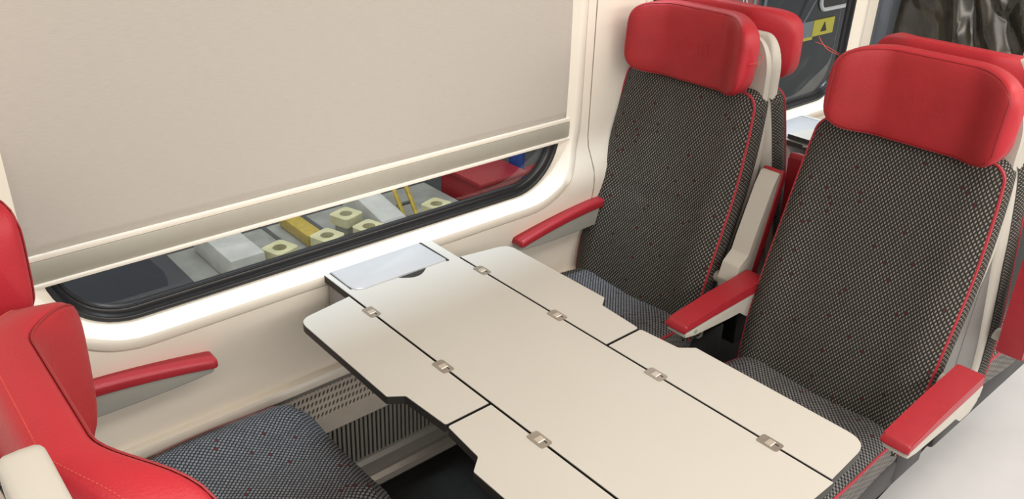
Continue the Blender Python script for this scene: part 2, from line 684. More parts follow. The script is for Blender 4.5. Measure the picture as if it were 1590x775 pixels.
# ------------------------------------------------------------------ wall armrests
def wall_arm(loc, sgn, label):
    """sgn = +1: front tip towards -y (seat facing -y)"""
    r = thing('wall_armrest', label, 'armrest', loc, 0, 'red armrests on the wall')

    def Y(t):
        return -sgn * t

    def zt(t):
        return 0.026 - 0.040 * max(0, (t + 0.03) / 0.29) ** 1.7

    def zl(t):
        return 0.003 - 0.037 * max(0, (t + 0.03) / 0.29) ** 1.7

    def loft_bar(name, m, t1, wid, top, low, rad):
        ts = [-0.03 + (t1 + 0.03 - rad) * k / 20 for k in range(21)] + [t1 - rad + rad * math.sin(PI / 2 * k / 6) for k in range(1, 7)]
        V, F = [], []
        for t in ts:
            e = max(0.0, (t - (t1 - rad)) / rad)
            sh = rad * (1 - math.sqrt(max(0.0, 1 - e * e))) * .8
            a0, a1, x1 = low(t) + sh * .5, top(t) - sh * .5, wid - sh
            r_ = max(0.001, min(0.008, (a1 - a0) * .42))
            ring = [(-0.004, a0), (x1 - r_ * .5, a0)]
            for k in range(1, 5):
                q = PI / 2 * k / 4
                ring.append((x1 - r_ * .5 + r_ * .5 * math.sin(q), a0 + r_ * .5 * (1 - math.cos(q))))
            for k in range(0, 6):
                q = PI / 2 * k / 5
                ring.append((x1 - r_ * (1 - math.cos(q)), a1 - r_ * (1 - math.sin(q))))
            ring.append((-0.004, a1))
            V += [(x, Y(t), z) for x, z in ring]
        n = len(ring)
        for i in range(len(ts) - 1):
            for k in range(n):
                l = (k + 1) % n
                F.append((i * n + k, i * n + l, (i + 1) * n + l, (i + 1) * n + k))
        F.append(tuple(range(n)))
        F.append(tuple((len(ts) - 1) * n + k for k in range(n - 1, -1, -1)))
        return mk(name, V, F, m, r, angle=50)

    loft_bar('arm_pad', M_PAD, 0.262, 0.056, zt, zl, 0.010)
    loft_bar('arm_body', M_ARMG, 0.257, 0.048, lambda t: zl(t) + .001,
             lambda t: zl(t) - 0.010 - 0.040 * (1 - max(0, (t + .03) / .29) ** 2.2), 0.012)
    return r


wall_arm((-0.035, 1.515, 0.674), 1, 'red padded wall armrest beside the far window seat, behind the right end of the blind')
wall_arm((-0.035, 0.203, 0.660), -1, 'red padded wall armrest beside the near window seat, under the left end of the window')
wall_arm((-0.035, 2.86, 0.665), 1, 'small red wall armrest by the second table, seen between the two far headrests')


# ------------------------------------------------------------------ tables
def leaf(name, pts, parent, z=0.74, th=0.016, under=1):
    """panel from an outline in (x, y): cream top inside a dark edge"""
    bm = bmesh.new()
    fs = prism(bm, pts, z - th, z - 0.0012, lambda p, a: (p[0], p[1], a), mi=1)
    fs[0].material_index = under
    lo = [v for v in bm.verts]
    n = len(pts)
    # cream top sheet, a hair inside the edge
    c = Vector((sum(p[0] for p in pts) / n, sum(p[1] for p in pts) / n))
    ins = []
    A = sum(pts[i][0] * pts[(i + 1) % n][1] - pts[(i + 1) % n][0] * pts[i][1] for i in range(n))
    s = 1 if A > 0 else -1
    for i in range(n):
        p0, p1, p2 = Vector(pts[i - 1]), Vector(pts[i]), Vector(pts[(i + 1) % n])
        d1 = (p1 - p0).normalized()
        d2 = (p2 - p1).normalized()
        n1 = Vector((-d1.y, d1.x)) * s
        n2 = Vector((-d2.y, d2.x)) * s
        m = (n1 + n2)
        m = m / max(0.4, m.dot(n1)) if m.length > 1e-6 else n1
        ins.append(p1 + m * 0.0008)
    prism(bm, [(q.x, q.y) for q in ins], z - 0.0012, z, lambda p, a: (p[0], p[1], a), mi=0)
    return from_bm(name, bm, [M_TABLE, M_EDGE], parent, angle=25)


def table_leaf_outline(side, which):
    """local table frame: x from the wall, y from the centre line, side = +-1"""
    s = side
    h, wo, wi = 0.1375, 0.2615, 0.236
    if which == 'window':
        P = [(0.108, s * h, .0), (0.128, s * wo, .032), (0.430, s * wo, .006), (0.448, s * wi, .006), (0.5495, s * 0.229, .006), (0.5495, s * h, .0)]
    else:
        P = [(0.5545, s * h, .0), (0.5545, s * 0.229, .006), (0.640, s * wi, .006), (0.661, s * wo, .006), (1.0, s * wo, .04), (1.008, s * h, .0)]
    return rounded([(x, y + (s * 0.0018 if abs(abs(y) - h) < 1e-6 else 0), r) for x, y, r in P])


def hinge(parent, x, y, z):
    bm = bmesh.new()
    o2 = rounded([(x - .019, y - .0115, .005), (x + .019, y - .0115, .005), (x + .019, y + .0115, .005), (x - .019, y + .0115, .005)], 4)
    prism(bm, o2, z - .003, z + .0012, lambda p, a: (p[0], p[1], a))
    h = from_bm('hinge', bm, M_STEEL, parent, angle=25)
    bm = bmesh.new()
    bx(bm, (x - .006, y - .0075, z), (x + .006, y + .0075, z + .0022), .0008, 1)
    from_bm('knuckle', bm, M_STEELL, h)
    bm = bmesh.new()
    bx(bm, (x + .0065, y + .002, z), (x + .014, y + .0045, z + .0016), .0003, 1)
    from_bm('pin_slot', bm, M_EDGE, h)
    return h


def make_table(loc, label, fold_near=False):
    t = thing('folding_table', label, 'table', loc, 0, 'cream folding tables')
    Z = 0.74
    h = 0.1375
    leaf('centre_panel', rounded([(0.0, -h + .0018, 0), (1.013, -h + .0018, .0), (1.013, h - .0018, .0), (0.0, h - .0018, 0)]), t, Z)
    for s in (-1, 1):
        for wch in ('window', 'aisle'):
            lf = leaf('%s_leaf' % wch, table_leaf_outline(s, wch), t, Z, under=0 if fold_near and s < 0 else 1)
            if fold_near and s < 0:
                T = Matrix.Translation((0, -h, Z + .003)) @ Matrix.Rotation(math.radians(180), 4, 'X') @ Matrix.Translation((0, h, -Z))
                lf.data.transform(T)
    for s in (-1, 1):
        for x in (0.188, 0.420, 0.670, 0.902):
            hg = hinge(t, x, s * h, Z)
    # bin built into the wall end
    bm = bmesh.new()
    pts = rounded([(0.002, -0.122, 0), (0.104, -0.122, .030), (0.106, 0.104, .003), (0.002, 0.104, 0)], 8)
    prism(bm, pts, Z - .003, Z + .0035, lambda p, a: (p[0], p[1], a), bev=0.0025, seg=4)
    lid = from_bm('bin_lid', bm, M_LID, t)
    box('lid_gap', (0.002, 0.1038, Z - .002), (0.1085, 0.1095, Z + .0022), M_BLACK, lid)
    box('lid_gap', (0.002, -0.1232, Z - .002), (0.088, -0.1215, Z + .0008), M_BLACK, lid)
    bm = bmesh.new()
    pts = [(0.1060, -0.020), (0.1060, 0.050)] + [(0.1060 + 0.018 * math.sin(PI * k / 12), 0.050 - 0.070 * k / 12) for k in range(1, 12)]
    prism(bm, pts, Z - .002, Z + .0006, lambda p, a: (p[0], p[1], a))
    from_bm('finger_recess', bm, M_EDGE, lid)
    # wall end strips (brighter frame each side of the lid), bin body and beam underneath
    box('bin_body', (0.004, -0.130, 0.600), (0.120, 0.130, Z - .0165), M_BIN, t, 0.004)
    bm = bmesh.new()
    prism(bm, [(0.0, 0.62), (0.0, Z - .017), (0.96, Z - .017), (0.96, Z - .035), (0.15, 0.655)], -0.035, 0.035, lambda p, a: (p[0], a, p[1]), bev=.004)
    from_bm('support_beam', bm, M_DGREY, t)
    return t


make_table((0.0, 0.85, 0.0), 'cream four seat table with hinged leaves open and silver bin lid at the wall')
make_table((0.0, 2.40, 0.0), 'second cream table beyond the red seats, its near leaf folded over onto the middle', True)


# ------------------------------------------------------------------ seats
# local frame: floor centre, faces -y, y = 0 where back meets cushion
BACK = [(0.43, -0.012), (0.50, -0.002), (0.60, 0.016), (0.72, 0.052), (0.812, 0.082), (0.92, 0.108), (1.036, 0.132), (1.08, 0.140)]


def cat(pts, t):
    """smooth (Catmull-Rom) interpolation"""
    n = len(pts)
    if t <= pts[0][0]:
        return pts[0][1]
    if t >= pts[-1][0]:
        return pts[-1][1]
    for i in range(n - 1):
        if t <= pts[i + 1][0]:
            x0, y0 = pts[max(i - 1, 0)]
            x1, y1 = pts[i]
            x2, y2 = pts[i + 1]
            x3, y3 = pts[min(i + 2, n - 1)]
            u = (t - x1) / (x2 - x1)
            m1 = (y2 - y0) / (x2 - x0) * (x2 - x1)
            m2 = (y3 - y1) / (x3 - x1) * (x2 - x1)
            return ((2 * u ** 3 - 3 * u ** 2 + 1) * y1 + (u ** 3 - 2 * u ** 2 + u) * m1 +
                    (-2 * u ** 3 + 3 * u ** 2) * y2 + (u ** 3 - u ** 2) * m2)


BW = [(0.43, 0.200), (0.50, 0.206), (0.65, 0.209), (0.82, 0.208), (0.95, 0.202), (1.045, 0.193)]
BTOP, BBOT, BR = 1.045, 0.44, 0.032


def back_hw(z):
    wv = cat(BW, z)
    d = BTOP - z
    if d < BR:
        wv -= BR - math.sqrt(max(0, BR * BR - (BR - d) ** 2))
    return wv


def back_outline():
    """closed border of the front face: up the right side, over the top, down the left"""
    zs = [BBOT + (BTOP - BR - BBOT) * i / 30 for i in range(31)] + [BTOP - BR + BR * math.sin(PI / 2 * k / 8) for k in range(1, 9)]
    R = [(back_hw(z), z) for z in zs]
    return R, zs


def back_part(parent, tucks):
    R, zs = back_outline()
    nu = 24
    V, F, UV = [], [], []
    arc = 0
    for i, (hw, z) in enumerate(R):
        if i:
            arc += math.hypot(z - R[i - 1][1], cat(BACK, z) - cat(BACK, R[i - 1][1]))
        for j in range(nu + 1):
            s = -1 + 2 * j / nu
            s = math.copysign(1 - (1 - abs(s)) ** 1.3, s)
            x = s * hw
            edge = max(0.0, 1 - abs(s))
            side = 0.014 * (1 - math.exp(-edge * hw / 0.014))          # pillow bulge near the sides
            tz = min(1, max(0, (BTOP - z) / 0.03))
            bul = side * math.sqrt(max(0, tz * (2 - tz))) if tz < 1 else side
            bol = -0.014 * math.exp(-((abs(x) - 0.165) / 0.035) ** 2) * smooth01((BTOP - z) / .25)    # side bolsters
            y = cat(BACK, z) - bul + bol
            if tucks:
                for tz_ in (0.62, 0.745, 0.87):
                    y += 0.0045 * math.exp(-((z - tz_) / 0.004) ** 2) * smooth01((0.155 - abs(x)) / .02)
            V.append((x, y, z))
            UV.append((x, arc))
    W = nu + 1
    for i in range(len(R) - 1):
        for j in range(nu):
            a = i * W + j
            F.append((a, a + 1, a + W + 1, a + W))
    o = mk('backrest', V, F, M_FABRIC, parent, uvs=UV, fix=False)
    # side boxing
    loop = [(hw, z) for hw, z in R] + [(-hw, z) for hw, z in reversed(R)]
    V, F, UV = [], [], []
    arc = 0
    for i, (x, z) in enumerate(loop):
        if i:
            arc += math.hypot(x - loop[i - 1][0], z - loop[i - 1][1])
        y = cat(BACK, z)
        for k in range(6):
            d = 0.055 * k / 5
            bulge = 0.006 * math.sin(PI * k / 5)
            nx = math.copysign(bulge, x) * (1 if z < BTOP - BR else .6)
            V.append((x + nx, y + d, z + (bulge if z > BTOP - BR * .6 else 0)))
            UV.append((arc, d))
    for i in range(len(loop) - 1):
        for k in range(5):
            a = i * 6 + k
            F.append((a, a + 1, a + 7, a + 6))
    mk('side_boxing', V, F, M_FABRIC, o, uvs=UV, fix=True)
    tube('piping', [(x * 1.0, cat(BACK, z) - .001, z) for x, z in loop], 0.0034, M_PIPE, o, 6)
    return o


def cushion_profile():
    pts = []
    for k in range(17):
        t = k / 16
        y = 0.03 - 0.405 * t
        z = 0.470 + 0.020 * math.sin(PI * min(1, t * 1.05)) * .6 + 0.012 * t
        pts.append((y, z))
    y0, z0 = pts[-1]
    for k in range(1, 13):
        a = PI / 2 * k / 12
        pts.append((y0 - 0.062 * math.sin(a), z0 - 0.062 * (1 - math.cos(a))))
    pts.append((pts[-1][0] + .004, 0.400))
    return pts


def cushion_hw(y):
    wv = 0.192 + 0.011 * smooth01((-y) / 0.25)
    d = y + 0.437
    if d < 0.075:
        wv -= 0.034 * (1 - d / 0.075) ** 2
    return wv


def cushion_part(parent):
    P = cushion_profile()
    nu = 26
    V, F, UV = [], [], []
    arc = 0
    for i, (y, z) in enumerate(P):
        if i:
            arc += math.hypot(y - P[i - 1][0], z - P[i - 1][1])
        hw = cushion_hw(y)
        for j in range(nu + 1):
            s = -1 + 2 * j / nu
            s = math.copysign(1 - (1 - abs(s)) ** 1.4, s)
            x = s * hw
            e = (1 - abs(s)) * hw
            bul = 0.012 * (1 - math.exp(-e / 0.014))
            bol = 0.010 * math.exp(-((abs(x) - 0.150) / 0.04) ** 2)
            groove = -0.003 * math.exp(-((x) / 0.05) ** 2) - 0.003 * math.exp(-((x - .01) / 0.012) ** 2)
            # push along the profile normal
            ta = Vector((P[min(i + 1, len(P) - 1)][0] - P[max(i - 1, 0)][0], P[min(i + 1, len(P) - 1)][1] - P[max(i - 1, 0)][1])).normalized()
            nrm = Vector((ta.y, -ta.x))
            if nrm.y < 0 and i < 17:
                nrm = -nrm
            off = bul + (bol + groove) * (1 if i < 20 else .4)
            V.append((x, y + nrm.x * off, z + nrm.y * off))
            UV.append((x, arc))
    W = nu + 1
    for i in range(len(P) - 1):
        for j in range(nu):
            a = i * W + j
            F.append((a, a + 1, a + W + 1, a + W))
    o = mk('seat_cushion', V, F, M_SEATCL, parent, uvs=UV, fix=True)
    # side panels + underside
    for s in (-1, 1):
        V, F, UV = [], [], []
        for i, (y, z) in enumerate(P):
            hw = cushion_hw(y)
            zb = 0.398
            for k in range(4):
                t = k / 3
                V.append((s * (hw - 0.004 * t), y + 0.002 * t, z + (zb - z) * t))
                UV.append((y, z + (zb - z) * t))
        for i in range(len(P) - 1):
            for k in range(3):
                a = i * 4 + k
                F.append((a, a + 1, a + 5, a + 4) if s > 0 else (a + 4, a + 5, a + 1, a))
        mk('cushion_side', V, F, M_FABSIDE, o, uvs=UV, fix=False)
    for s in (-1, 1):
        tube('piping', [(s * cushion_hw(y), y, z) for y, z in P], 0.0036, M_PIPE, o, 6)
    return o


HZ, HH = 1.130, 0.090      # headrest centre height, half height
HHW = 0.183


def text_part(txt, size, m, parent, mtx, depth=0.0005):
    cu = bpy.data.curves.new(txt, 'FONT')
    cu.body = txt
    cu.size = size
    cu.align_x = 'CENTER'
    cu.align_y = 'CENTER'
    cu.extrude = depth
    ob = bpy.data.objects.new('tmp', cu)
    COL.objects.link(ob)
    dg = bpy.context.evaluated_depsgraph_get()
    me = bpy.data.meshes.new_from_object(ob.evaluated_get(dg))
    bpy.data.objects.remove(ob)
    me.materials.clear()
    me.materials.append(m)
    me.transform(mtx)
    return link('lettering', me, parent)


def head_yf(s):
    a = abs(s)
    return 0.103 - 0.058 * smooth01((a - 0.40) / 0.56)


def head_dims(s):
    a = min(1.0, abs(s))
    yf, yr = head_yf(s), 0.153 - 0.032 * smooth01((a - .4) / .56)
    e = (1 - a ** 5.5) ** (1 / 2.8) if a < 1 else 0.0
    e2 = (1 - a ** 9) ** (1 / 2.6) if a < 1 else 0.0
    ym, hd = (yf + yr) / 2, (yr - yf) / 2
    return ym, hd * max(e2, 0.02), HZ, HH * max(e, 0.02)


def spow(c, p):
    return math.copysign(abs(c) ** p, c)


def head_lean(z):
    return 0.06 * (z - HZ)


def head_pt(s, th, off=0.0):
    ym, hd, zc, hz = head_dims(s)
    y = ym - (hd + off) * spow(math.cos(th), 0.38)
    z = zc + (hz + off) * spow(math.sin(th), 0.46)
    return (s * HHW, y + head_lean(z), z)


def head_part(parent, logo=True):
    ns, nt_ = 60, 40
    ss = [math.sin(PI / 2 * (-1 + 2 * i / ns)) for i in range(ns + 1)]
    ss = [0.55 * (-1 + 2 * i / ns) + 0.45 * v for i, v in enumerate(ss)]
    V, F = [], []
    for s in ss:
        for k in range(nt_):
            V.append(head_pt(s, 2 * PI * k / nt_))
    for i in range(ns):
        for k in range(nt_):
            l = (k + 1) % nt_
            F.append((i * nt_ + k, i * nt_ + l, (i + 1) * nt_ + l, (i + 1) * nt_ + k))
    F.append(tuple(range(nt_)))
    F.append(tuple(ns * nt_ + k for k in range(nt_ - 1, -1, -1)))
    o = mk('headrest', V, F, M_RED, parent, angle=80)
    # front panel, a separate piece of leather sewn in
    def fp(u, v, off):
        s = u * 0.905
        # rounded corners of the panel
        lim = 1.0
        c = max(0.0, (abs(u) - 0.76) / 0.24)
        lim = math.sqrt(max(0.0, 1 - c * c)) * 0.55 + 0.45
        th = v * lim * 1.06
        return head_pt(s, th, off)
    nu, nv = 44, 18
    V, F = [], []
    for i in range(nu + 1):
        for j in range(nv + 1):
            u, v = -1 + 2 * i / nu, -1 + 2 * j / nv
            edge = min(1 - abs(u), (1 - abs(v)) * .5)
            V.append(fp(u, v, 0.0004 + 0.0014 * smooth01(edge / 0.05)))
    for i in range(nu):
        for j in range(nv):
            a = i * (nv + 1) + j
            F.append((a, a + 1, a + nv + 2, a + nv + 1))
    mk('front_panel', V, F, M_REDP, o, angle=80)
    bd = [fp(-1 + 2 * i / 40, 1, .0012) for i in range(41)] + [fp(1, 1 - 2 * i / 14, .0012) for i in range(1, 15)] + \
         [fp(1 - 2 * i / 40, -1, .0012) for i in range(1, 41)] + [fp(-1, -1 + 2 * i / 14, .0012) for i in range(1, 14)]
    tube('seam', bd, 0.0010, M_SEAM, o, 5, True)
    text_part('\u00d6BB', 0.050, M_REDP, o, Matrix.Translation((0, 0.1008, HZ - 0.004)) @ Matrix.Rotation(math.atan(-0.06), 4, 'X') @ Matrix(((1, 0, 0, 0), (0, 0, -1, 0), (0, 1, 0, 0), (0, 0, 0, 1))))
    # stitched line along the back edge of the top
    V, F = [], []
    n = 120
    for i in range(n):
        a, b = -0.93 + 1.86 * i / n, -0.93 + 1.86 * (i + .5) / n
        v, f = tube_data([head_pt(a, PI * 0.55, .0001), head_pt(b, PI * 0.55, .0001)], 0.0005, 4)
        F += [tuple(q + len(V) for q in ff) for ff in f]
        V += v
    mk('stitching', V, F, M_STITCH, o)
    return o


def shell_part(parent):
    """light plastic back shell, side profile swept across the width"""
    zs = [0.425 + (1.185 - 0.425) * i / 40 for i in range(41)]
    V, F = [], []

    def sect(z):
        yf = cat(BACK, min(z, 1.08)) + 0.047
        if z > 1.08:
            yf += 0.2 * (z - 1.08)
        th = 0.026 + 0.022 * smooth01((z - 0.50) / 0.5)
        yr = min(yf + th, 0.189)
        yf = min(yf, 0.160)
        th = yr - yf
        hw = min(cat(BW, max(.43, min(z, 1.045))), 0.207) - 0.001
        d = 1.172 - z
        if d < 0.09:
            k = math.sqrt(max(0, 1 - (1 - d / 0.09) ** 2))
            hw -= 0.05 * (1 - k)
            yr -= th * 0.75 * (1 - k)
            yf += 0.0
        return yf, yr, hw
    zs = [z for z in zs if z < 1.08] + [1.082 + 0.09 * math.sin(PI / 2 * k / 9) for k in range(0, 10)]
    prof = None
    for z in zs:
        yf, yr, hw = sect(z)
        r = min(0.018, (yr - yf) * .45)
        ring = [(-hw, yf), (-hw, yr - r)]
        for k in range(1, 6):
            a = PI / 2 * k / 6
            ring.append((-hw + r * (1 - math.cos(a)), yr - r + r * math.sin(a)))
        ring += [(-hw + r, yr)] + [(-hw + r + (2 * hw - 2 * r) * k / 8, yr) for k in range(1, 8)] + [(hw - r, yr)]
        for k in range(5, 0, -1):
            a = PI / 2 * k / 6
            ring.append((hw - r * (1 - math.cos(a)), yr - r + r * math.sin(a)))
        ring += [(hw, yr - r), (hw, yf)]
        prof = len(ring)
        V += [(x, y, z) for x, y in ring]
    for i in range(len(zs) - 1):
        for k in range(prof):
            l = (k + 1) % prof
            F.append((i * prof + k, i * prof + l, (i + 1) * prof + l, (i + 1) * prof + k))
    F.append(tuple(range(prof)))
    F.append(tuple((len(zs) - 1) * prof + k for k in range(prof - 1, -1, -1)))
    return mk('back_shell', V, F, M_GREYP, parent, angle=50)


def frame_part(parent):
    bm = bmesh.new()
    bx(bm, (-0.192, -0.40, 0.320), (0.192, 0.06, 0.402), .01)
    bx(bm, (-0.194, 0.02, 0.325), (0.194, 0.16, 0.424), .01)
    return from_bm('seat_frame', bm, M_BLACK, parent)


def cover_part(parent):
    bm = bmesh.new()
    prism(bm, [(0.045, .44), (0.186, .44), (0.186, .93), (0.165, .93)], -0.196, 0.196, lambda p, a: (a, p[0], p[1]), bev=.004)
    return from_bm('frame_cover', bm, M_FCOV, parent)


def pedestal_part(parent):
    bm = bmesh.new()
    prism(bm, [(-0.25, 0.0), (-0.22, 0.33), (0.02, 0.33), (0.05, 0.0)], -0.05, 0.05, lambda p, a: (a, p[0], p[1]), bev=.01)
    return from_bm('pedestal', bm, M_BLACK, parent)


def arm_body(parent, sd):
    # sd: the side (+1 / -1 in x) the seat is on
    bm = bmesh.new()
    # side outline: y runs towards the tip at -y, z = 0 at the pivot
    pts = rounded([(0.022, -0.018, .012), (0.028, 0.022, .012), (-0.02, 0.030, .0), (-0.280, 0.022, .004), (-0.286, 0.012, .010), (-0.245, 0.002, .02),
                   (-0.12, -0.010, .02), (-0.080, -0.012, .01), (-0.052, -0.034, .012), (-0.01, -0.036, .014)], 5)
    prism(bm, pts, -0.024, 0.024, lambda p, a: (a, p[0], p[1]), bev=0.005, seg=3)
    o = from_bm('arm', bm, M_GREYP, parent)
    bm = bmesh.new()
    pts = rounded([(0.014, 0.022, .003), (0.010, 0.048, .005), (-0.15, 0.047, .0), (-0.282, 0.040, .007), (-0.292, 0.025, .004), (-0.280, 0.0215, .0), (-0.02, 0.0285, .0)], 4)
    prism(bm, pts, -0.0265, 0.0265, lambda p, a: (a, p[0], p[1]), bev=0.006, seg=3)
    from_bm('arm_pad', bm, M_PAD, o)
    v, f = tube_data([(sd * 0.055, 0, 0), (-sd * 0.016, 0, 0)], 0.0145, 16)
    mk('pivot', v, f, M_GREYP, o, angle=50)
    for yy in (-0.245, -0.035):
        v, f = tube_data([(sd * .0235, yy, .012), (sd * .0255, yy, .012)], 0.005, 12)
        mk('screw_cap', v, f, M_ARMG, o)
    return o


def thread(parent, pts, r=0.0008):
    P = []
    for i in range(len(pts) - 1):
        for k in range(6):
            t = k / 6
            p = [cat([(j, q[c]) for j, q in enumerate(pts)], i + t) for c in range(3)]
            P.append(p)
    P.append(pts[-1])
    return tube('loose_thread', P, r, M_STITCH, parent, 5)


def handle_part(parent, side, shift=(0, 0, 0)):
    dx, dy, dz = shift
    s = side
    path = rounded([(0.012, 1.180, .02), (0.012, 1.205, .02), (0.255, 1.205, .05), (0.255, 1.02, .05), (0.13, 1.02, 0)], 8)
    P = [(s * (p[0] + dx), 0.120 + dy, p[1] + dz) for p in path]
    bm = bmesh.new()
    K = len(P)
    secs = []
    for i in range(K):
        a = Vector(P[max(i - 1, 0)])
        b = Vector(P[min(i + 1, K - 1)])
        t = (b - a).normalized()
        up = Vector((0, 1, 0))
        sd = t.cross(up).normalized()
        ring = []
        for k in range(16):
            th = 2 * PI * k / 16
            ring.append(bm.verts.new(Vector(P[i]) + up * 0.0135 * spow(math.cos(th), .5) + sd * 0.011 * spow(math.sin(th), .5)))
        secs.append(ring)
    for i in range(K - 1):
        for k in range(16):
            l = (k + 1) % 16
            bm.faces.new((secs[i][k], secs[i][l], secs[i + 1][l], secs[i + 1][k]))
    bm.faces.new(secs[0])
    bm.faces.new(list(reversed(secs[-1])))
    return from_bm('grab_handle', bm, M_GREYP, parent, angle=50)


def make_seat(label, loc, rz=0.0, tucks=False, arms=(), handle=None, drop=0.0, down=0.0, bshift=0.0, tilt=0.0, hx=0.0):
    t = thing('train_seat', label, 'seat', loc, rz, 'red and grey train seats')
    cached('cushion', cushion_part, t)
    bk = cached('back%d' % tucks, lambda p: back_part(p, tucks), t)
    bk.location.y = bshift
    hd = cached('head', head_part, t)
    hd.location.z = -drop
    hd.location.x = hx
    if tilt:
        p = Vector((0, 0.12, HZ))
        hd.rotation_euler.x = -math.radians(tilt)
        hd.location += p - Matrix.Rotation(-math.radians(tilt), 3, 'X') @ p
    cached('shell', shell_part, t)
    cached('frame', frame_part, t)
    cached('cover', cover_part, t)
    cached('pedestal', pedestal_part, t)
    if down:
        for ch in t.children:
            if not ch.name.startswith('pedestal'):
                ch.location.z -= down
    for (x, ang) in arms:
        sd = -1 if x > 0 else 1
        a = cached('arm%d' % sd, lambda p: arm_body(p, sd), t)
        a.location = (x, 0.052, 0.612)
        a.rotation_euler = (math.radians(ang), 0, 0)
    if handle:
        handle_part(t, *handle)
    return t, hd


FY = 1.524                       # where the far seats' backs meet their cushions
AY = 1.902                       # the same for the seats behind them
NY = 0.195                       # and for the near seats
XW, XA = 0.166, 0.718
s1, h1 = make_seat('grey dotted seat with red headrest across the table, next to the wall', (XW, FY, 0), 0, True, [(0.262, -104)], hx=.020)
s2, h2 = make_seat('grey dotted aisle seat with red headrest, right of the table, both armrests down', (XA, FY, 0), 0, False, [(-0.234, 3), (0.262, 3)], hx=.021)
s3, h3 = make_seat('seat facing away behind the far window seat, mostly hidden, its red headrest showing', (XW, AY, 0), PI, False, [(-0.262, -98)])
s4, h4 = make_seat('seat facing away behind the aisle seat at the right edge, with a pale grab handle', (XA, AY, 0), PI, False, [(-0.262, -98), (0.234, -98)], (-1,))
s5, h5 = make_seat('near window seat with its empty dotted cushion in front of the left table leaf', (XW + .024, NY, 0), PI, True, drop=-0.02, down=0.025, tilt=-6, hx=-.03)
s6, h6 = make_seat('near aisle seat showing its red winged headrest large in the bottom left corner', (0.80, NY - .008, 0), PI, False, [], (-1, (.105, .03, .036)), drop=-0.02, down=0.025, bshift=-0.068, tilt=-6)

# ------------------------------------------------------------------ white fleece laid on the aisle floor
V, F = [], []
nx, ny = 40, 90
for i in range(ny + 1):
    y = 0.2 + 3.6 * i / ny
    for j in range(nx + 1):
        x0 = 0.785 - 0.05 * (y - 1.93)
        x = x0 + (2.4 - x0) * j / nx
        z = 0.003 + 0.004 * (math.sin(y * 7 + 3 * x) * math.sin(x * 5 + 1) + 1) * .5 * min(1, j / 4)
        for (yy, k, am) in ((2.32, .42, .007), (2.40, .35, .008), (2.52, .2, .006), (1.9, .5, .004), (2.75, .3, .005)):
            z += am * math.exp(-(((y - yy) - k * (x - 0.95)) / 0.015) ** 2) * smooth01((x - x0 - .02) / .1)
        V.append((x, y, z))
for i in range(ny):
    for j in range(nx):
        a = i * (nx + 1) + j
        F.append((a, a + 1, a + nx + 2, a + nx + 1))
fl = mk('floor_fleece', V, F, M_SHEET, None, fix=False)
tag(fl, 'white protective fleece laid along the aisle floor at the right', 'floor cover')


# ------------------------------------------------------------------ wrapped partition at the far end
def plastic_mat():
    m, nt, b = new_mat('dark shiny plastic film')
    tc = nt.nodes.new('ShaderNodeTexCoord')
    n = nt.nodes.new('ShaderNodeTexNoise')
    n.inputs['Scale'].default_value = 5
    n.inputs['Detail'].default_value = 5
    n.inputs['Distortion'].default_value = 1.2
    nt.links.new(tc.outputs['Object'], n.inputs['Vector'])
    r = nt.nodes.new('ShaderNodeValToRGB')
    r.color_ramp.elements[0].position = 0.42
    r.color_ramp.elements[0].color = (0.020, 0.017, 0.012, 1)
    r.color_ramp.elements[1].position = 0.68
    r.color_ramp.elements[1].color = (0.08, 0.066, 0.046, 1)
    nt.links.new(n.outputs['Fac'], r.inputs[0])
    nt.links.new(r.outputs[0], b.inputs['Base Color'])
    b.inputs['Roughness'].default_value = 0.2
    b.inputs['Specular IOR Level'].default_value = 0.6
    return m


M_FILM = plastic_mat()
pt = thing('wrapped_partition', 'end partition wrapped in crumpled dark shiny plastic film behind the far seats', 'partition', (0.2, 3.12, 0.0))
lx(box('panel', (-0.05, 3.13, 0.30), (0.46, 3.17, 1.95), M_DGREY, pt, .004))
lx(box('edge_profile', (-0.075, 3.06, 0.30), (-0.030, 3.17, 1.95), mat('blue grey metal profile', (0.16, 0.18, 0.21), .3, .5, noise=.05), pt, .006))
lx(box('edge_strip', (0.428, 3.085, 0.30), (0.462, 3.13, 1.95), M_GREYP, pt, .006))
from mathutils import noise as mn
V, F = [], []
nx, nz = 140, 240
for i in range(nz + 1):
    z = 0.35 + 1.55 * i / nz
    for j in range(nx + 1):
        x = -0.03 + 0.46 * j / nx
        k = smooth01((x - 0.05) / 0.2)
        p = Vector((x * 5 + z * 3.2, x * 2.5 - z * 1.5, 0.3))
        sa = lambda q: math.sqrt(q * q + 0.0016)
        d = sa(mn.noise(p * 1.1)) * 0.09 + sa(mn.noise(p * 2.0 + Vector((3, 1, 7)))) * 0.05
        d += sa(mn.noise(Vector((x * 16, z * 5, 2)))) * 0.008
        V.append((x, 3.122 - d * (0.25 + 0.75 * k), z))
for i in range(nz):
    for j in range(nx):
        a = i * (nx + 1) + j
        F.append((a, a + 1, a + nx + 2, a + nx + 1))
lx(mk('plastic_film', V, F, M_FILM, pt, fix=False, angle=60))

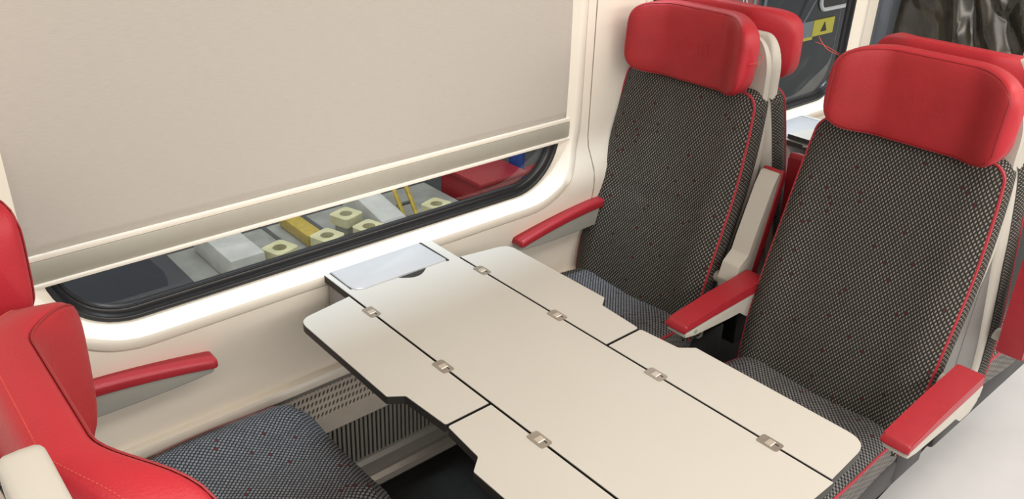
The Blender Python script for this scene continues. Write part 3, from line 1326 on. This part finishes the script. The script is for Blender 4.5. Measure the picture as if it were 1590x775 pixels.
# ------------------------------------------------------------------ the workshop seen through the windows
M_CONC = mat('workshop concrete', (0.05, 0.052, 0.055), 0.8, noise=0.2, nscale=4)
M_HALL = mat('dark hall wall', (0.018, 0.021, 0.028), 0.7, noise=0.3, nscale=2)
M_CAST = mat('pale yellow casting', (0.62, 0.60, 0.36), 0.6, noise=0.12, nscale=12)
M_MACH = mat('grey machine bed', (0.30, 0.31, 0.28), 0.55, noise=0.15, nscale=9)
M_MACHD = mat('dark grey machine part', (0.07, 0.075, 0.075), 0.5, noise=0.15, nscale=9)
M_PALE = mat('pale painted steel', (0.50, 0.51, 0.48), 0.6, noise=0.15, nscale=7)
M_YEL = mat('yellow rail paint', (0.45, 0.33, 0.04), 0.5, noise=0.15)
M_RBOX = mat('red container paint', (0.30, 0.015, 0.02), 0.4, noise=0.1)
M_BLUE = mat('blue post paint', (0.02, 0.06, 0.28), 0.45, noise=0.1)
struct(box('floor_outside', (-9.0, -4.0, -1.0), (-0.2, 12.0, -0.95), M_CONC))
struct(box('wall_outside', (-9.1, -4.0, -1.0), (-9.0, 12.0, 4.2), M_HALL))

bed = thing('machine_bed', 'long grey machine bed outside, running under the blind behind the window', 'machine', (-2.2, 2.0, -0.95))
lx(box('bed_top', (-2.55, 1.15, -0.46), (-1.85, 2.75, -0.40), M_MACH, bed, .01))
lx(box('bed_body', (-2.45, 1.20, -0.95), (-1.95, 2.70, -0.46), M_MACHD, bed, .01))
for yy in (1.68, 1.92, 2.28):
    lx(box('bed_groove', (-2.54, yy - .012, -0.4005), (-1.86, yy + .012, -0.397), M_MACHD, bed))


def casting(x, y, rot, h, label):
    t = thing('casting_block', label, 'casting', (x, y, -0.398), rot, 'pale yellow castings outside the window')
    bm = bmesh.new()
    R_, r_, n = 0.066, 0.034, 32
    out, inn = [], []
    for k in range(n):
        a = 2 * PI * (k + .5) / n
        s_ = 1 / max(abs(math.cos(a)), abs(math.sin(a)))
        out.append((R_ * min(s_, 1.28) * math.cos(a), R_ * min(s_, 1.28) * math.sin(a)))
        inn.append((r_ * math.cos(a), r_ * math.sin(a)))
    lev = {}
    for nm, pp, z in (('ob', out, h - .05), ('ot', out, h), ('it', inn, h), ('ib', inn, h - .045)):
        lev[nm] = [bm.verts.new((p[0], p[1], z)) for p in pp]
    for u, v in (('ob', 'ot'), ('ot', 'it'), ('it', 'ib')):
        for k in range(n):
            l = (k + 1) % n
            bm.faces.new((lev[u][k], lev[u][l], lev[v][l], lev[v][k]))
    bm.faces.new(list(reversed(lev['ob'])))
    bm.faces.new(lev['ib'])
    from_bm('flange', bm, M_CAST, t, angle=40)
    v, f = tube_data([(0, 0, h - .0445), (0, 0, h - .040)], 0.031, 20)
    mk('bore', v, f, M_MACHD, t)
    box('foot', (-0.046, -0.046, 0.0), (0.046, 0.046, h - .05), M_MACH, t, .01)
    return t


casting(-2.07, 1.55, .3, .11, 'pale yellow square casting with a dark round hole, nearest the pale steel box outside')
casting(-2.05, 1.80, .3, .11, 'pale yellow casting standing beside the yellow bar outside')
casting(-2.22, 2.01, .3, .11, 'pale yellow casting behind another one, touching the lower edge of the blind')
casting(-2.05, 2.045, .3, .09, 'pale yellow casting in front, third from left along the window sill')
casting(-2.05, 2.482, .3, .10, 'pale yellow casting right of the slanted yellow rails outside')
o = box('steel_box', (-2.50, 1.28, -0.398), (-2.02, 1.455, -0.26), M_PALE, None, .012)
tag(o, 'pale steel box outside, left of the castings in the window gap', 'box')
bm = bmesh.new()
prism(bm, [(-0.26, 0), (0.26, 0), (0.20, .09), (-0.10, .15)], -0.075, 0.075, lambda p, a: (p[0] - 2.25, a + 2.20, p[1] - .398), bev=.01)
tag(from_bm('steel_wedge', bm, M_PALE), 'pale sloping steel wedge outside, between the castings and yellow rails', 'wedge')
o = box('yellow_bar', (-2.50, 1.755, -0.397), (-2.17, 1.845, -0.33), M_YEL, None, .008)
tag(o, 'short yellow bar lying behind the second casting outside', 'bar')
rl = thing('slanted_rails', 'pair of slanted yellow rails outside in the window gap', 'rail', (-2.14, 2.36, -0.397))
for dy in (-0.040, 0.040):
    lx(tube('rail_bar', [(-2.10, 2.350 + dy, -0.38), (-2.48, 2.41 + dy, -0.02)], 0.014, M_YEL, rl, 8))
lx(tube('rail_tie', [(-2.18, 2.31, -0.31), (-2.18, 2.40, -0.31)], 0.010, M_MACHD, rl, 8))
rb = thing('red_container', 'red container outside at the right part of the window gap', 'container', (-2.35, 2.85, -0.95))
lx(box('tub', (-2.45, 2.80, -0.95), (-2.05, 3.12, -0.27), M_RBOX, rb, .015))
lx(box('rim', (-2.47, 2.78, -0.285), (-2.03, 3.14, -0.255), M_RBOX, rb, .008))
tag(tube('blue_post', [(-2.22, 3.22, -0.95), (-2.22, 3.22, 1.2)], 0.05, M_BLUE, None, 14), 'blue upright post outside, right of the red container', 'post')
tag(box('red_crate', (-2.45, 3.40, -0.95), (-2.1, 3.75, -0.44), M_RBOX, None, .015), 'dark red crate outside near the rounded window corner', 'crate')
tag(box('reflection_block', (-2.6, 0.2, -0.95), (-2.05, 1.12, -0.32), M_HALL, None, .02), 'dark grey cabinet outside, standing in for seats reflected at the left of the window gap', 'block')  # dark box added in place of the seats' reflection in the glass

# a parked train beyond the second window
tr = thing('parked_train', 'dark parked train outside the second window, with yellow warning sticker', 'train', (-1.9, 5.0, -0.95))
M_TRB = mat('dark train paint', (0.018, 0.023, 0.032), 0.3, noise=0.1, nscale=4)
M_STK = mat('yellow sticker', (0.62, 0.55, 0.05), 0.5, noise=0.04)
M_TRG = mat('grey train band', (0.20, 0.23, 0.26), 0.4, noise=0.1)
M_WHT = mat('white lettering', (0.75, 0.76, 0.78), 0.5, noise=0.02)
lx(box('body', (-2.0, 3.40, 0.05), (-1.21, 9.0, 2.2), M_TRB, tr, .05))
XT = -1.205
lx(box('grey_band', (-1.212, 4.40, 0.505), (XT, 4.63, 0.60), M_TRG, tr))
st = lx(box('warning_sticker', (-1.212, 4.63, 0.505), (XT + .002, 4.86, 0.60), M_STK, tr))
lx(box('yellow_line', (-1.212, 4.40, 0.488), (XT + .001, 4.64, 0.506), M_STK, tr))


inv = Matrix.Translation(tr.location).inverted()
bm = bmesh.new()
prism(bm, [(4.715, .525), (4.785, .525), (4.75, .585)], XT + .002, XT + .003, lambda p, a: (a, p[0], p[1]))
o = from_bm('warning_symbol', bm, M_BLACK, st)
o.data.transform(inv)
ring = [(XT + .004, y, z) for y, z in rrect(4.66, 5.30, 0.655, 1.35, 0.06, 6)]
lx(tube('window_outline', ring, 0.012, M_WHT, tr, 6, True))
lx(box('train_window', (-1.212, 4.67, 0.665), (XT + .001, 5.29, 1.34), M_BLACK, tr))
rp = lx(box('red_panel', (-1.212, 3.45, 0.60), (XT, 4.02, 1.30), M_RBOX, tr))
# upright letter on the panel, read from the coach
mtx = inv @ Matrix.Translation((XT + .003, 3.89, 0.80)) @ Matrix(((0, 0, 1, 0), (1, 0, 0, 0), (0, 1, 0, 0), (0, 0, 0, 1)))
text_part('R', 0.10, M_WHT, rp, mtx)
for yy in (3.62, 3.74, 3.98, 4.08):
    lx(box('panel_rib', (-1.212, yy - .012, 0.60), (XT + .006, yy + .012, 1.3), M_TRG, tr))
lx(tube('hanging_cable', [(XT + .02, 4.60, 1.2), (XT + .03, 4.56, .74), (XT + .02, 4.49, .62), (XT + .02, 4.42, .56)], 0.006, M_TRG, tr, 6))

# ------------------------------------------------------------------ loose sewing threads on the headrests
thread(h2, [(-0.186, 0.10, 1.185), (-0.205, 0.09, 1.193), (-0.218, 0.085, 1.205), (-0.226, 0.08, 1.218)], 0.0008)
thread(h2, [(-0.186, 0.10, 1.188), (-0.212, 0.09, 1.200), (-0.232, 0.08, 1.206)], 0.0006)
thread(h1, [(0.184, 0.10, 1.150), (0.192, 0.10, 1.143), (0.191, 0.09, 1.130), (0.187, 0.09, 1.122)], 0.0010)
thread(h1, [(0.188, 0.09, 1.134), (0.186, 0.075, 1.132), (0.188, 0.06, 1.134)], 0.0008)
thread(h3, [(-0.158, 0.052, 1.13), (-0.164, 0.044, 1.142), (-0.156, 0.040, 1.150)], 0.0009)
thread(h3, [(-0.158, 0.054, 1.11), (-0.166, 0.046, 1.122), (-0.160, 0.042, 1.128)], 0.0009)
thread(h5, [(-0.15, 0.16, 1.19), (-0.165, 0.165, 1.20), (-0.172, 0.17, 1.205)], 0.0010)
